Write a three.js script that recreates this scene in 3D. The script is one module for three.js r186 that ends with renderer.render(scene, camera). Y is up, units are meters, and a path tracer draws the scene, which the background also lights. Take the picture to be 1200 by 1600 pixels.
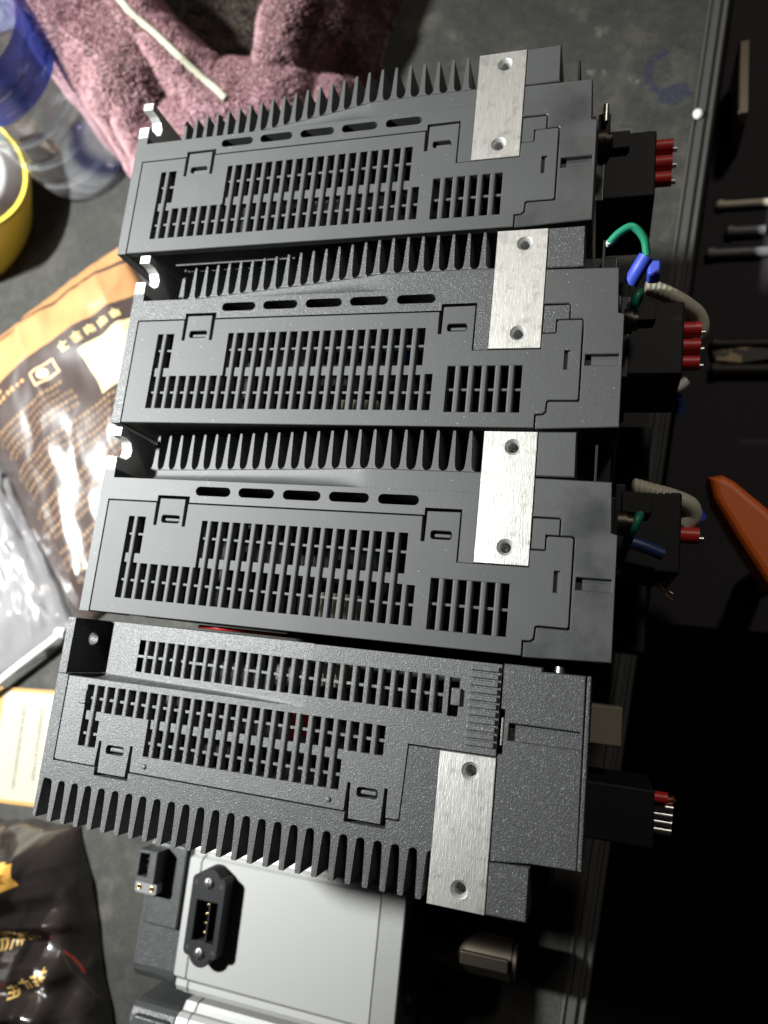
import * as THREE from 'three';
import { RoundedBoxGeometry } from 'three/addons/geometries/RoundedBoxGeometry.js';
import { mergeGeometries } from 'three/addons/utils/BufferGeometryUtils.js';

// ---------------------------------------------------------------- camera, light, exposure
const scene = new THREE.Scene();
const camera = new THREE.PerspectiveCamera(70.13, 768 / 1024, 0.01, 20);
camera.position.set(0, 0.33236, 0);
camera.up.set(-0.0488, 0.20655, -0.97722);
camera.lookAt(-0.29202, 0.33236 - 0.93859, -0.1838);
camera.focus = 0.19;
camera.userData.fStop = 12.5;

scene.background = new THREE.Color().setRGB(0.0085, 0.0068, 0.0078);      // a dark room

const LAMP = new THREE.Vector3(-0.46, 0.585, -0.105), AIM = new THREE.Vector3(-0.29, 0.0, -0.11);
const lampDir = AIM.clone().sub(LAMP).normalize();
const spot = new THREE.SpotLight(new THREE.Color(0.975, 1, 0.985), 6.1, 0, 0.77, 1, 2);
spot.position.copy(LAMP).addScaledVector(lampDir, 0.006);
spot.target.position.copy(AIM);
spot.castShadow = true; spot.shadow.radius = 1.2; spot.shadow.mapSize.set(2048, 2048);
spot.shadow.camera.near = 0.02; spot.shadow.camera.far = 3;
scene.add(spot, spot.target);
// dim lamp of the room, beyond the far right corner
const ROOM = new THREE.Vector3(0.3, 1.05, -0.75);
const room = new THREE.PointLight(new THREE.Color(1, 0.93, 0.84), 1.05, 0, 2);
room.position.copy(ROOM); room.castShadow = true; room.shadow.radius = 3; scene.add(room);

const renderer = new THREE.WebGLRenderer({ antialias: true });
renderer.toneMapping = THREE.LinearToneMapping;
renderer.toneMappingExposure = 1;
renderer.shadowMap.enabled = true;

// ---------------------------------------------------------------- helpers (lengths in millimetres)
let seed = 12345;
const rnd = () => { seed = (seed * 1664525 + 1013904223) >>> 0; return seed / 4294967296; };
const rr = (a, b) => a + (b - a) * rnd();
const hash = (x, y) => { let h = (x * 374761393 + y * 668265263) | 0; h = Math.imul(h ^ (h >>> 13), 1274126177); return ((h ^ (h >>> 16)) >>> 0) / 4294967296; };
function vnoise(x, y) {
  const i = Math.floor(x), j = Math.floor(y), u = x - i, v = y - j, a = u * u * (3 - 2 * u), b = v * v * (3 - 2 * v);
  return (hash(i, j) * (1 - a) + hash(i + 1, j) * a) * (1 - b) + (hash(i, j + 1) * (1 - a) + hash(i + 1, j + 1) * a) * b;
}
const fbm = (x, y, n = 4) => { let s = 0, a = 0.5, t = 0; for (let k = 0; k < n; k++) { s += a * vnoise(x, y); t += a; x = x * 2.03 + 17.3; y = y * 2.03 + 9.1; a *= 0.5; } return s / t; };
const smooth = (a, b, x) => { const t = Math.min(1, Math.max(0, (x - a) / (b - a))); return t * t * (3 - 2 * t); };
const used = {};
const numbered = (n) => { const k = used[n] = (used[n] ?? -1) + 1; return k ? `${n}_${String(k).padStart(3, '0')}` : n; };
function scaled(g) { g.scale(0.001, 0.001, 0.001); return g; }
function mesh(name, geo, mat, parent, pos) {                 // a part; geo is in millimetres
  if (!geo.userData.done) { scaled(geo); geo.userData.done = true; }
  const m = new THREE.Mesh(geo, mat); m.name = name; m.castShadow = m.receiveShadow = true;
  if (pos) m.position.set(pos[0] / 1000, pos[1] / 1000, pos[2] / 1000);
  parent.add(m); return m;
}
function tag(o, label, category, group, kind) { o.userData.label = label; o.userData.category = category; if (group) o.userData.group = group; if (kind) o.userData.kind = kind; return o; }
function thing(name, label, category, pos = [0, 0, 0], turn = 0, group) {
  const g = new THREE.Group(); g.name = numbered(name); g.position.set(pos[0] / 1000, pos[1] / 1000, pos[2] / 1000); g.rotation.y = turn; scene.add(g);
  return tag(g, label, category, group);
}
function solo(name, geo, mat, label, category, pos, group) { const m = mesh(numbered(name), geo, mat, scene, pos); return tag(m, label, category, group); }
const V2 = (p) => new THREE.Vector2(p[0], p[1]);
const poly = (pts, holes = []) => { const s = new THREE.Shape(pts.map(V2)); for (const h of holes) s.holes.push(h instanceof THREE.Path ? h : new THREE.Path(h.map(V2))); return s; };
const rect = (x0, x1, z0, z1) => [[x0, z0], [x1, z0], [x1, z1], [x0, z1]];
function rrect(x0, x1, z0, z1, r) {
  const o = [], c = [[x1 - r, z1 - r, 0], [x0 + r, z1 - r, 90], [x0 + r, z0 + r, 180], [x1 - r, z0 + r, 270]];
  for (const [x, z, a] of c) for (let k = 0; k <= 4; k++) { const t = (a + k * 22.5) * Math.PI / 180; o.push([x + r * Math.cos(t), z + r * Math.sin(t)]); }
  return o;
}
const circ = (x, z, r, n = 20) => Array.from({ length: n }, (_, k) => [x + r * Math.cos(k / n * 6.28319), z + r * Math.sin(k / n * 6.28319)]);
function ext(shape, top, depth, b = 0.2) {                   // plan outline (x, z) drawn down from y = top
  const g = new THREE.ExtrudeGeometry(shape, { depth: depth - 2 * b, bevelEnabled: b > 0, bevelThickness: b, bevelSize: b, bevelOffset: -b, bevelSegments: 1, curveSegments: 8 });
  g.rotateX(Math.PI / 2); g.translate(0, top - b, 0); return g;
}
function uvBox(g) {                                         // uv in millimetres by the way each face points
  const q = g.index ? g.toNonIndexed() : g, p = q.attributes.position, n = q.attributes.normal, uv = new Float32Array(p.count * 2);
  for (let i = 0; i < p.count; i++) {
    const ax = Math.abs(n.getX(i)), ay = Math.abs(n.getY(i)), az = Math.abs(n.getZ(i));
    if (ay >= ax && ay >= az) { uv[2 * i] = p.getX(i); uv[2 * i + 1] = p.getZ(i); }
    else if (ax >= az) { uv[2 * i] = p.getZ(i); uv[2 * i + 1] = p.getY(i); }
    else { uv[2 * i] = p.getX(i); uv[2 * i + 1] = p.getY(i); }
  }
  q.setAttribute('uv', new THREE.BufferAttribute(uv, 2)); return q;
}
function bx(x0, x1, y0, y1, z0, z1, r = 0.25) {
  const w = Math.abs(x1 - x0), h = Math.abs(y1 - y0), d = Math.abs(z1 - z0);
  r = Math.min(r, w / 2.1, h / 2.1, d / 2.1);
  const g = r > 0 ? new RoundedBoxGeometry(w, h, d, 1, r) : new THREE.BoxGeometry(w, h, d);
  g.translate((x0 + x1) / 2, (y0 + y1) / 2, (z0 + z1) / 2); return uvBox(g);
}
function cyl(x, y, z, r, h, axis = 'y', n = 24, r2 = r) {
  const g = new THREE.CylinderGeometry(r2, r, h, n, 1);
  if (axis === 'x') g.rotateZ(-Math.PI / 2); if (axis === 'z') g.rotateX(Math.PI / 2);
  g.translate(x, y, z); return g;
}
function tube(pts, r, n = 40, rs = 10) { return new THREE.TubeGeometry(new THREE.CatmullRomCurve3(pts.map((p) => new THREE.Vector3(...p))), n, r, rs, false); }
const flat = (g) => { const q = g.index ? g.toNonIndexed() : g; for (const k of Object.keys(q.attributes)) if (!['position', 'normal', 'uv'].includes(k)) q.deleteAttribute(k); return q; };
const join = (...gs) => mergeGeometries(gs.map(flat));
function surf(nu, nv, f, keepUv) {                           // open grid surface from f(s, t) -> [x, y, z]
  const pos = [], uv = [], idx = [];
  for (let j = 0; j <= nv; j++) for (let i = 0; i <= nu; i++) { const p = f(i / nu, j / nv); pos.push(...p); uv.push(...(keepUv ? [i / nu, 1 - j / nv] : [p[0], p[2]])); }
  for (let j = 0; j < nv; j++) for (let i = 0; i < nu; i++) { const a = j * (nu + 1) + i, b = a + 1, c = a + nu + 1, d = c + 1; idx.push(a, c, b, b, c, d); }
  const g = new THREE.BufferGeometry(); g.setAttribute('position', new THREE.Float32BufferAttribute(pos, 3)); g.setAttribute('uv', new THREE.Float32BufferAttribute(uv, 2)); g.setIndex(idx); g.computeVertexNormals(); return g;
}

// ---------------------------------------------------------------- textures
function dataTex(n, f, srgb) {                               // f(i, j) -> [r, g, b] 0..1
  const d = new Uint8Array(n * n * 4);
  for (let j = 0; j < n; j++) for (let i = 0; i < n; i++) { const c = f(i, j), o = 4 * (j * n + i); d[o] = c[0] * 255; d[o + 1] = c[1] * 255; d[o + 2] = c[2] * 255; d[o + 3] = 255; }
  const t = new THREE.DataTexture(d, n, n); t.wrapS = t.wrapT = THREE.RepeatWrapping; t.magFilter = THREE.LinearFilter; t.minFilter = THREE.LinearMipmapLinearFilter; t.generateMipmaps = true;
  if (srgb) t.colorSpace = THREE.SRGBColorSpace; t.needsUpdate = true; return t;
}
const per = (t, mmSize) => { t.repeat.set(1 / mmSize, 1 / mmSize); return t; };
// cast, sand-like paint: packed round grains
const N = 1024;
const sandH = new Float32Array(N * N);
for (let k = 0; k < 60000; k++) {
  const x = rnd() * N, y = rnd() * N, r = rr(0.9, 1.9), h = rr(0.3, 1), R = Math.ceil(r);
  for (let b = -R; b <= R; b++) for (let a = -R; a <= R; a++) { const d = Math.hypot(a, b) / r; if (d < 1) { const o = ((Math.floor(y) + b + N) % N) * N + ((Math.floor(x) + a + N) % N); sandH[o] = Math.max(sandH[o], h * Math.sqrt(1 - d * d)); } }
}
const sandTex = per(dataTex(N, (i, j) => { const h = sandH[j * N + i]; return [h, h, h]; }), 78);
const fineH = (i, j) => 0.55 * hash(i, j) + 0.45 * hash((i >> 1) + 991, (j >> 1) + 17);
const fineTex = per(dataTex(512, (i, j) => { const h = fineH(i, j); return [h, h, h]; }), 90);
// moulded plastic: nearly even dark grey with mottling, a little dust
function plasticMap(dust, seedAt, fine) {
  const n = 1024, a = new Float32Array(n * n);
  for (let j = 0; j < n; j++) for (let i = 0; i < n; i++) a[j * n + i] = 0.2 + 0.03 * (fbm(i / 60 + seedAt, j / 60) - 0.5) + 0.02 * (hash(i, j + seedAt) - 0.5);
  for (let k = 0; k < dust; k++) { const x = Math.floor(rnd() * n), y = Math.floor(rnd() * n), r = !fine && rnd() < 0.12 ? 2 : 1, v = fine ? 0.06 + 0.5 * Math.pow(rnd(), 3) : rr(0.05, 0.33); for (let b = 0; b < r; b++) for (let c = 0; c < r; c++) a[((y + b) % n) * n + (x + c) % n] += v; }
  for (let k = 0; k < 26; k++) { let x = rnd() * n, y = rnd() * n, t = rnd() * 6.28; const L = rr(10, 70), v = rr(0.03, 0.12), c = rr(-0.02, 0.02); for (let q = 0; q < L; q++) { a[(Math.floor(y + n) % n) * n + Math.floor(x + n) % n] += v; x += Math.cos(t); y += Math.sin(t); t += c; x = (x + n) % n; y = (y + n) % n; } }
  return per(dataTex(n, (i, j) => { const v = Math.min(1, a[j * n + i]); return [v * 0.97, v, v * 1.0]; }, true), 150);
}
const plasticTex = plasticMap(500, 3), dustyTex = plasticMap(4000, 41), fleckTex = plasticMap(80000, 77, 1);
const smearTex = per(dataTex(512, (i, j) => { const w = 0.5 + 0.35 * (fbm(i / 40, j / 40, 5) - 0.5) * 2; return [w, w, w]; }), 120);
// machined aluminium: cutter marks run across the strip (along z)
const brushTex = per(dataTex(1024, (i, j) => { const h = 0.55 * fbm(i / 2.2, j / 46, 3) + 0.3 * hash(i >> 1, j >> 4) + 0.15 * fbm(i / 30 + 5, j / 30, 3); return [h, h, h]; }), 60);
const brushCol = per(dataTex(512, (i, j) => { const s = 0.83 + 0.14 * (fbm(i / 1.7, j / 34, 3) - 0.5) - 0.12 * Math.max(0, fbm(i / 22 + 9, j / 22, 4) - 0.55) * 3; return [s, s * 0.995, s * 0.97]; }, true), 45);

// ---------------------------------------------------------------- materials
const std = (o) => new THREE.MeshStandardMaterial(o), phy = (o) => new THREE.MeshPhysicalMaterial(o);
const lin = (r, g, b) => new THREE.Color().setRGB(r, g, b);
const M = {
  cover: phy({ map: plasticTex, ior: 1.62, roughness: 0.67, bumpMap: fineTex, bumpScale: 0.000018 }),
  coverDusty: phy({ map: dustyTex, ior: 1.62, roughness: 0.67, bumpMap: fineTex, bumpScale: 0.00003 }),
  coverSand: phy({ map: fleckTex, ior: 1.7, roughness: 0.58, bumpMap: sandTex, bumpScale: 0.00007 }),
  cast: phy({ map: plasticTex, ior: 1.62, roughness: 0.63, bumpMap: sandTex, bumpScale: 0.000025 }),
  castSand: phy({ map: fleckTex, ior: 1.58, roughness: 0.57, bumpMap: sandTex, bumpScale: 0.00009 }),
  cap: phy({ map: plasticTex, ior: 1.62, roughness: 1.0, roughnessMap: smearTex, bumpMap: fineTex, bumpScale: 0.00002 }),
  inside: std({ color: lin(0.012, 0.012, 0.012), roughness: 0.7 }),
  pcb: std({ color: lin(0.006, 0.010, 0.008), roughness: 0.7 }),
  alu: std({ map: brushCol, metalness: 1, roughness: 0.46, bumpMap: brushTex, bumpScale: 0.00004 }),
  aluTab: std({ color: lin(0.5, 0.5, 0.49), metalness: 0.8, roughness: 0.6, bumpMap: fineTex, bumpScale: 0.00004 }),
  steel: std({ color: lin(0.6, 0.59, 0.56), metalness: 1, roughness: 0.32 }),
  darkSteel: std({ color: lin(0.10, 0.085, 0.065), metalness: 1, roughness: 0.38 }),
  brass: std({ color: lin(0.75, 0.55, 0.22), metalness: 1, roughness: 0.3 }),
  copper: std({ color: lin(0.75, 0.35, 0.18), metalness: 1, roughness: 0.35 }),
  black: phy({ specularIntensity: 0.5, color: lin(0.008, 0.008, 0.009), roughness: 0.6, bumpMap: fineTex, bumpScale: 0.00003 }),
  gloss: std({ color: lin(0.012, 0.012, 0.013), roughness: 0.28 }),
  red: std({ color: lin(0.55, 0.025, 0.02), roughness: 0.4 }),
  green: std({ color: lin(0.012, 0.20, 0.11), roughness: 0.4 }),
  blue: std({ color: lin(0.03, 0.06, 0.42), roughness: 0.5 }),
  navy: std({ color: lin(0.015, 0.035, 0.12), roughness: 0.45 }),
  nylon: phy({ color: lin(0.62, 0.6, 0.46), roughness: 0.45, transmission: 0.25, thickness: 0 }),
  white: std({ color: lin(0.6, 0.6, 0.57), roughness: 0.5 }),
  cream: std({ color: lin(0.5, 0.46, 0.34), roughness: 0.5 }),
  buff: std({ color: lin(0.2, 0.18, 0.12), roughness: 0.55 }),
  grey: std({ color: lin(0.13, 0.13, 0.135), roughness: 0.5 }),
  motor: std({ color: lin(0.32, 0.32, 0.307), roughness: 0.42, metalness: 0.25, bumpMap: fineTex, bumpScale: 0.000012 }),
  flange: std({ color: lin(0.28, 0.28, 0.27), roughness: 0.48, metalness: 0.5, bumpMap: sandTex, bumpScale: 0.00004 }),
  encoder: std({ map: dustyTex, roughness: 0.42, bumpMap: sandTex, bumpScale: 0.0001 }),
  rust: std({ map: per(dataTex(256, (i, j) => { const n = smooth(0.42, 0.62, fbm(i / 18, j / 18, 4)), q = hash(i, j) * 0.1; return [0.14 + 0.36 * n + q, 0.12 + 0.30 * n + q, 0.10 + 0.2 * n + q]; }, true), 60), roughness: 0.6, metalness: 0.3 }),
  pin: std({ color: lin(0.8, 0.6, 0.3), metalness: 1, roughness: 0.25 }),
};

// ---------------------------------------------------------------- the table
const edgeX = (z) => 45.4 - 0.0945 * (z + 331);
const matTex = (() => {
  const W = 1536, H = 1920, c = document.createElement('canvas'); c.width = W; c.height = H; const g = c.getContext('2d');
  const im = g.createImageData(W, H);
  for (let j = 0; j < H; j++) for (let i = 0; i < W; i++) {
    const n = fbm(i / 70, j / 70, 5), d = fbm(i / 9 + 40, j / 9, 3), s = hash(i, j);
    let v = 33 + 26 * (n - 0.5) + 18 * (d - 0.5) + 26 * (s - 0.5);
    v += 26 * Math.max(0, fbm(i / 26 + 7, j / 30 + 3, 4) - 0.6) * 3;
    if (s > 0.9985) v += 40 * hash(j, i);
    const o = 4 * (j * W + i); im.data[o] = v * 1.03; im.data[o + 1] = v; im.data[o + 2] = v * 0.88; im.data[o + 3] = 255;
  }
  g.putImageData(im, 0, 0);
  const X = (x) => (x + 620) / 690 * W, Z = (z) => (z + 530) / 860 * H;
  // worn pale patches and crumbs
  for (let k = 0; k < 150; k++) { g.fillStyle = `rgba(125,124,115,${rr(0.05, 0.28)})`; const x = rr(-600, 60), z = rr(-500, 300), r = rr(0.4, 2.2); g.beginPath(); for (let a = 0; a < 9; a++) { const q = r * rr(0.5, 1.3), t = a / 9 * 6.283; g.lineTo(X(x + q * Math.cos(t)), Z(z + q * Math.sin(t) * 0.8)); } g.fill(); }
  for (let k = 0; k < 45; k++) { g.strokeStyle = `rgba(140,140,132,${rr(0.05, 0.2)})`; g.lineWidth = rr(0.6, 1.8); const x = rr(-600, 40), z = rr(-500, 300), t = rr(0, 6.28), L = rr(5, 50); g.beginPath(); g.moveTo(X(x), Z(z)); g.quadraticCurveTo(X(x + L * Math.cos(t) / 2 + rr(-4, 4)), Z(z + L * Math.sin(t) / 2 + rr(-4, 4)), X(x + L * Math.cos(t)), Z(z + L * Math.sin(t))); g.stroke(); }
  for (const [x, z, r] of [[-16, -322, 4], [-18, -299, 2.6], [-12, -298, 2], [2, -292, 2.4], [0, -255, 2.5]]) { g.fillStyle = 'rgba(150,150,138,0.13)'; for (let k = 0; k < 9; k++) { g.beginPath(); g.arc(X(x + rr(-r, r)), Z(z + rr(-r, r)), rr(0.5, r) * 1.3, 0, 7); g.fill(); } }
  // blue marker scrawl
  g.strokeStyle = 'rgba(9,13,40,0.72)'; g.lineCap = 'round'; g.lineWidth = 9;
  g.beginPath(); [[16, -305], [11, -302], [8.5, -296], [9, -290], [12, -285], [16, -283]].forEach(([x, z], i) => i ? g.lineTo(X(x), Z(z)) : g.moveTo(X(x), Z(z))); g.stroke();
  g.lineWidth = 12; g.beginPath(); [[17, -279], [20, -283], [25, -284], [27, -281], [22, -278], [18, -277], [25, -280]].forEach(([x, z], i) => i ? g.lineTo(X(x), Z(z)) : g.moveTo(X(x), Z(z))); g.stroke();
  for (let k = 0; k < 500; k++) { g.fillStyle = `rgba(50,50,47,${rr(0.2, 0.7)})`; g.fillRect(X(rr(6, 30)), Z(rr(-308, -274)), 2, 2); }
  const t = new THREE.CanvasTexture(c); t.colorSpace = THREE.SRGBColorSpace; return t;
})();
{
  const outline = [[-620, -530], [edgeX(-530) - 9, -530], [edgeX(330) - 9, 330], [-620, 330]];
  const g = ext(poly(outline), 0, 24, 0.3), p = g.attributes.position, uv = g.attributes.uv;
  for (let i = 0; i < p.count; i++) uv.setXY(i, (p.getX(i) + 620) / 690, 1 - (p.getZ(i) + 530) / 860);
  const fineMat = fineTex.clone(); fineMat.repeat.set(690 / 120, 860 / 120);
  const m = mesh('table_top', g, std({ map: matTex, roughness: 0.8, bumpMap: fineMat, bumpScale: 0.00012 }), scene); m.userData.kind = 'structure';
  // ribbed strip along the edge of the table
  const prof = new THREE.Shape([[0, 0], [0, -24], [9.4, -24], [9.4, -1.4], [8.6, -0.4], [7.6, -0.4], [7, -1.6], [5.8, -1.6], [5.2, 0.5], [2.8, 0.7], [2.2, -1.2], [1.2, -1.2], [0.9, 0.2]].map(V2));
  const L = 864, e = new THREE.ExtrudeGeometry(prof, { depth: L, bevelEnabled: false, steps: 1 });
  e.rotateY(Math.atan(-0.0945)); e.translate(edgeX(-530) - 9.2, 0, -530);
  const m2 = mesh('table_edge', uvBox(e), std({ color: lin(0.042, 0.041, 0.036), roughness: 0.75, bumpMap: sandTex, bumpScale: 0.00012 }), scene); m2.userData.kind = 'structure';
  const fl = mesh('floor', bx(-1500, 1500, -760, -740, -1500, 1500, 0), std({ color: lin(0.03, 0.022, 0.026), roughness: 0.8 }), scene); fl.userData.kind = 'structure';
  for (const [x, z] of [[-580, -490], [20, -490], [-580, 290], [-45, 290]]) solo('table_leg', bx(x - 18, x + 18, -740, -24, z - 18, z + 18, 2), M.black, `black table leg under the ${z < 0 ? 'far' : 'near'} ${x < -300 ? 'left' : 'right'} corner of the table`, 'table leg', null, 'legs of the table');
}

// ---------------------------------------------------------------- servo drives
const T = 150;                                              // height of a drive standing on the table
function slatGeo(z0, z1, w = 1.55, h = 2.4) {                 // a rounded bar that runs along z, top at y = T
  const s = new THREE.Shape([[-w / 2, -h], [w / 2, -h], [w / 2, -0.42], [w * 0.4, -0.13], [w * 0.22, 0], [-w * 0.22, 0], [-w * 0.4, -0.13], [-w / 2, -0.42]].map(V2));
  const g = new THREE.ExtrudeGeometry(s, { depth: Math.abs(z1 - z0), bevelEnabled: false }); g.translate(0, T, Math.min(z0, z1)); return uvBox(g);
}
function finGeo(dir, len, depth = 128, root = 0.8, tip = 0.3) {                      // seen from above: wide root, rounded slot ends, thin tip
  const P = [[2.21, 0], [1.7, 0.12], [1.22, 0.5], [root + 0.14, 1.2], [root, 2.4], [tip + 0.1, len - 0.7], [tip, len - 0.1]];
  const pts = [...P.map(([x, d]) => [x, d * dir]), ...P.slice().reverse().map(([x, d]) => [-x, d * dir])];
  return ext(poly(dir < 0 ? pts.slice().reverse() : pts), 0, depth, 0.03);
}
function threadedHole(x, z, parent, mat) {                    // countersunk tapped hole set into the machined strip
  const g = new THREE.LatheGeometry([[2.05, 0.06], [1.95, 0.02], [1.42, -0.75], [1.36, -1.2], [1.46, -1.5], [1.36, -1.8], [1.46, -2.1], [1.36, -2.4], [1.46, -2.7], [1.4, -6], [0.01, -6.2]].map(V2), 24);
  mesh('threaded_hole', g, mat, parent, [x, T, z]);
}
function stripGeo(x0, x1, z0, z1, holes) { return ext(poly(rect(x0, x1, z0, z1), holes.map(([x, z]) => circ(x, z, 2.05, 24))), T + 0.12, 10, 0.12); }
const wire = (parent, name, pts, r, mat) => mesh(name, tube(pts, r), mat, parent);

function screwTerminal(g, x, y, z, len) {                    // pluggable terminal block on the front
  const b = mesh('terminal_plug', join(bx(x, x + 17, y - 34, y, z, z + len, 0.8), bx(x + 1, x + 9, y, y + 2.4, z + 1, z + 7, 0.3)), M.black, g);
  mesh('plug_flange', bx(x - 1, x + 2, y - 40, y + 1.5, z - 1.5, z + len + 1.5, 0.5), M.gloss, b);
  return b;
}

const caps = (g, comps) => { for (const [n, x, z, w, d, h, m] of comps) mesh(n, bx(x, x + w, 128, 128 + h, z, z + d, 0.5), m, g); };

function driveA(label, pos, turn, mats) {
  const g = thing('servo_drive', label, 'servo drive', pos, turn, 'servo drives lined up on the table');
  const { cover, cast, cap } = mats;
  // ---- cast heat sink: rim, web with five oval holes, machined corner
  const oval = (x0, x1, zc) => rrect(x0, x1, zc - 1.35, zc + 1.35, 1.34);
  const web = [[-3.6, 0.2], [-3.6, -42.7], [0.2, -42.7], [0.2, -40.2], [111.4, -40.2], [111.4, -21.7], [107.5, -21.7], [107.5, -35.45], [97.6, -35.45], [97.6, -33.55], [27.3, -33.55], [27.3, -35.35], [16.7, -35.35], [16.7, -33.55], [-0.35, -33.55], [-0.35, 0.2]];
  mesh('heat_sink', ext(poly(web, [oval(28.9, 40.1, -37.1), oval(42.7, 53.8, -37.2), oval(56.5, 67.8, -37.2), oval(70.3, 81.8, -37.3), oval(84.4, 95.7, -37.3)]), T, 20, 0.04), cast, g);
  // strip that carries the fins: sinks towards the back
  const dip = (x) => 11 * Math.pow(Math.max(0, 1 - Math.max(0, x - 3) / 76), 0.88);
  const zs = [-45.62, -45.6, -45.3, -44, -43.4, -42.9, -42.4, -41.9, -41.4, -40.9, -40.5, -40.2];
  mesh('fin_web', surf(56, zs.length - 1, (s, t) => {
    const x = 3.2 + (111.4 - 3.2) * s, k = Math.round(t * (zs.length - 1)), z = zs[k]; if (k === 0) return [x, 110, -45.61];
    const q = Math.max(0, Math.min(1, (z + 44.1) / 3.9)), d = dip(x);
    return [x, T - d + d * (1 - Math.sqrt(1 - q * q)) - 0, z];
  }), cast, g);
  mesh('fin_wall', join(bx(3.2, 111.4, 0, 137.5, -45.5, -41, 0), bx(3.2, 3.9, 20, 138.6, -45.5, -40.3, 0)), cast, g);
  const finG = finGeo(-1, 11.2), x0 = 110.2 - 2.21;
  for (let k = 0; k <= 24; k++) { const x = x0 - 4.42 * k; if (x < 4) break; mesh('fin', finG, cast, g, [x, T - dip(x), -45.6]); }
  mesh('machined_strip', stripGeo(111.5, 125.3, -56.7, -21.9, [[119.2, -52.5], [119.15, -26.3]]), M.alu, g);
  threadedHole(119.2, -52.5, g, M.aluTab); threadedHole(119.15, -26.3, g, M.aluTab);
  mesh('corner_block', ext(poly([[125.4, -45], [125.4, -56.8], [135, -56.9], [135.2, -45]]), T - 0.05, 146, 0.3), cast, g);
  mesh('corner_bracket', ext(poly([[125.45, -26.35], [125.45, -34.2], [132.2, -34.2], [132.2, -30.1], [128.95, -30.1], [128.95, -26.35]]), T - 0.3, 12, 0.15), cast, g);
  mesh('strip_body', bx(111.5, 125.3, 2, 139.8, -56.6, -22, 0.2), cast, g);
  // mounting ear of bare aluminium with an open slot
  const ear = new THREE.Shape([[-56, 112], [-56, T], [-53.4, T], [-53.4, T - 3.4], [-52.6, T - 5.4], [-50.6, T - 6.5], [-48.4, T - 6.2], [-47, T - 4.6], [-46.7, T], [-42.8, T], [-42.8, 112]].map(V2));
  const eg = new THREE.ExtrudeGeometry(ear, { depth: 3.4, bevelEnabled: true, bevelSize: 0.15, bevelThickness: 0.15, bevelOffset: -0.15, bevelSegments: 1 });
  eg.rotateY(-Math.PI / 2); eg.translate(0, 0, 0);            // shape x -> z
  mesh('mounting_ear', eg, M.aluTab, g, [-0.1, 0, 0]);
  mesh('back_plate', bx(-3.55, -0.2, 0, 111.9, -56, -0.2, 0.2), cast, g);
  mesh('back_plate', bx(-3.5, 0.1, 112, 146, -42.6, -0.1, 0), cast, g);
  // ---- snap-on cover with its vents
  const win = [[7.6, -4.35], [97.1, -4.35], [97.1, -15.1], [93.9, -15.1], [93.9, -28.65], [32.35, -28.65], [32.35, -15.1], [13.95, -15.1], [13.95, -28.85], [7.8, -28.85]];
  const vent = rect(101, 121, -17.15, -4.15);
  const coverP = [[0, 0], [125, 0], [125, -3.7], [126.9, -3.8], [127.6, -4.4], [127.8, -7.2], [128.4, -7.55], [135.4, -7.55], [135.7, -8], [135.7, -29.3], [135.3, -29.7], [129.6, -29.7], [129.25, -29.3], [129.25, -26.3], [128.9, -26], [125.5, -26], [125.45, -21.65], [107.2, -21.65], [107.2, -34.7], [98.3, -34.6], [98.2, -26.6], [97.3, -26.6], [97.2, -33.2], [27.1, -33.2], [27.05, -26.5], [26.2, -26.5], [26.1, -34.5], [17.65, -34.5], [17.55, -26.5], [16.7, -26.5], [16.6, -33.2], [0, -33.2]];
  const slot1 = rrect(19.1, 25, -29.5, -27.3, 0.7), slot2 = rrect(99.8, 105.3, -29.5, -27.3, 0.7), mark = rect(131.6, 133, -21.2, -15.9);
  const cv = mesh('cover', ext(poly(coverP, [win, vent, slot1, slot2, mark]), T + 0.02, 2.6, 0.16), cover, g);
  mesh('latch_tongue', bx(19.5, 24.7, 146, 149, -28.9, -27.9, 0.3), cover, cv); mesh('latch_tongue', bx(100.2, 105, 146, 149, -28.9, -27.9, 0.3), cover, cv);
  mesh('slot_floor', bx(131.2, 133.4, 147.6, 149.1, -21.4, -15.7, 0), cover, cv);
  mesh('middle_bar', bx(7.7, 14, 147.2, T - 0.75, -17.85, -15, 0.15), cover, cv); mesh('middle_bar', bx(32.3, 93.95, 147.2, T - 0.75, -17.85, -15, 0.15), cover, cv);
  const P = 3.492, w = 1.38;
  const full = slatGeo(-4.3, -28.7), half = slatGeo(-4.3, -15.05), ventS = slatGeo(-4.1, -17.2, 1.6);
  for (let k = 1; k <= 25; k++) mesh('slat', k === 1 || (k >= 8 && k <= 24) ? full : half, cover, cv, [7.6 + P * k - w / 2, 0, 0]);
  for (let k = 1; k <= 5; k++) mesh('slat', ventS, cover, cv, [101 + 3.6 * k - 0.8, 0, 0]);
  mesh('cross_bar', bx(7.6, 97.1, T - 1.9, T - 0.85, -10.3, -9.5, 0.15), cover, cv); mesh('cross_bar', bx(7.8, 13.9, T - 1.9, T - 0.85, -23.9, -23.1, 0.15), cover, cv);
  mesh('cross_bar', bx(32.4, 93.9, T - 1.9, T - 0.85, -23.9, -23.1, 0.15), cover, cv); mesh('cross_bar', bx(101, 121, T - 1.9, T - 0.85, -11.1, -10.3, 0.15), cover, cv);
  // ---- front cap
  const capP = [[125.35, 0.3], [146, -0.5], [146, -30.9], [144.5, -31.4], [144.1, -44.1], [125.5, -44.5], [125.5, -34.5], [132, -34.45], [132.5, -34.1], [132.55, -30], [135.6, -30], [136.05, -29.6], [136.05, -7.5], [135.7, -7.15], [128.4, -7.15], [128.1, -6.9], [127.95, -4.2], [127.1, -3.5], [125.35, -3.3]];
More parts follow.
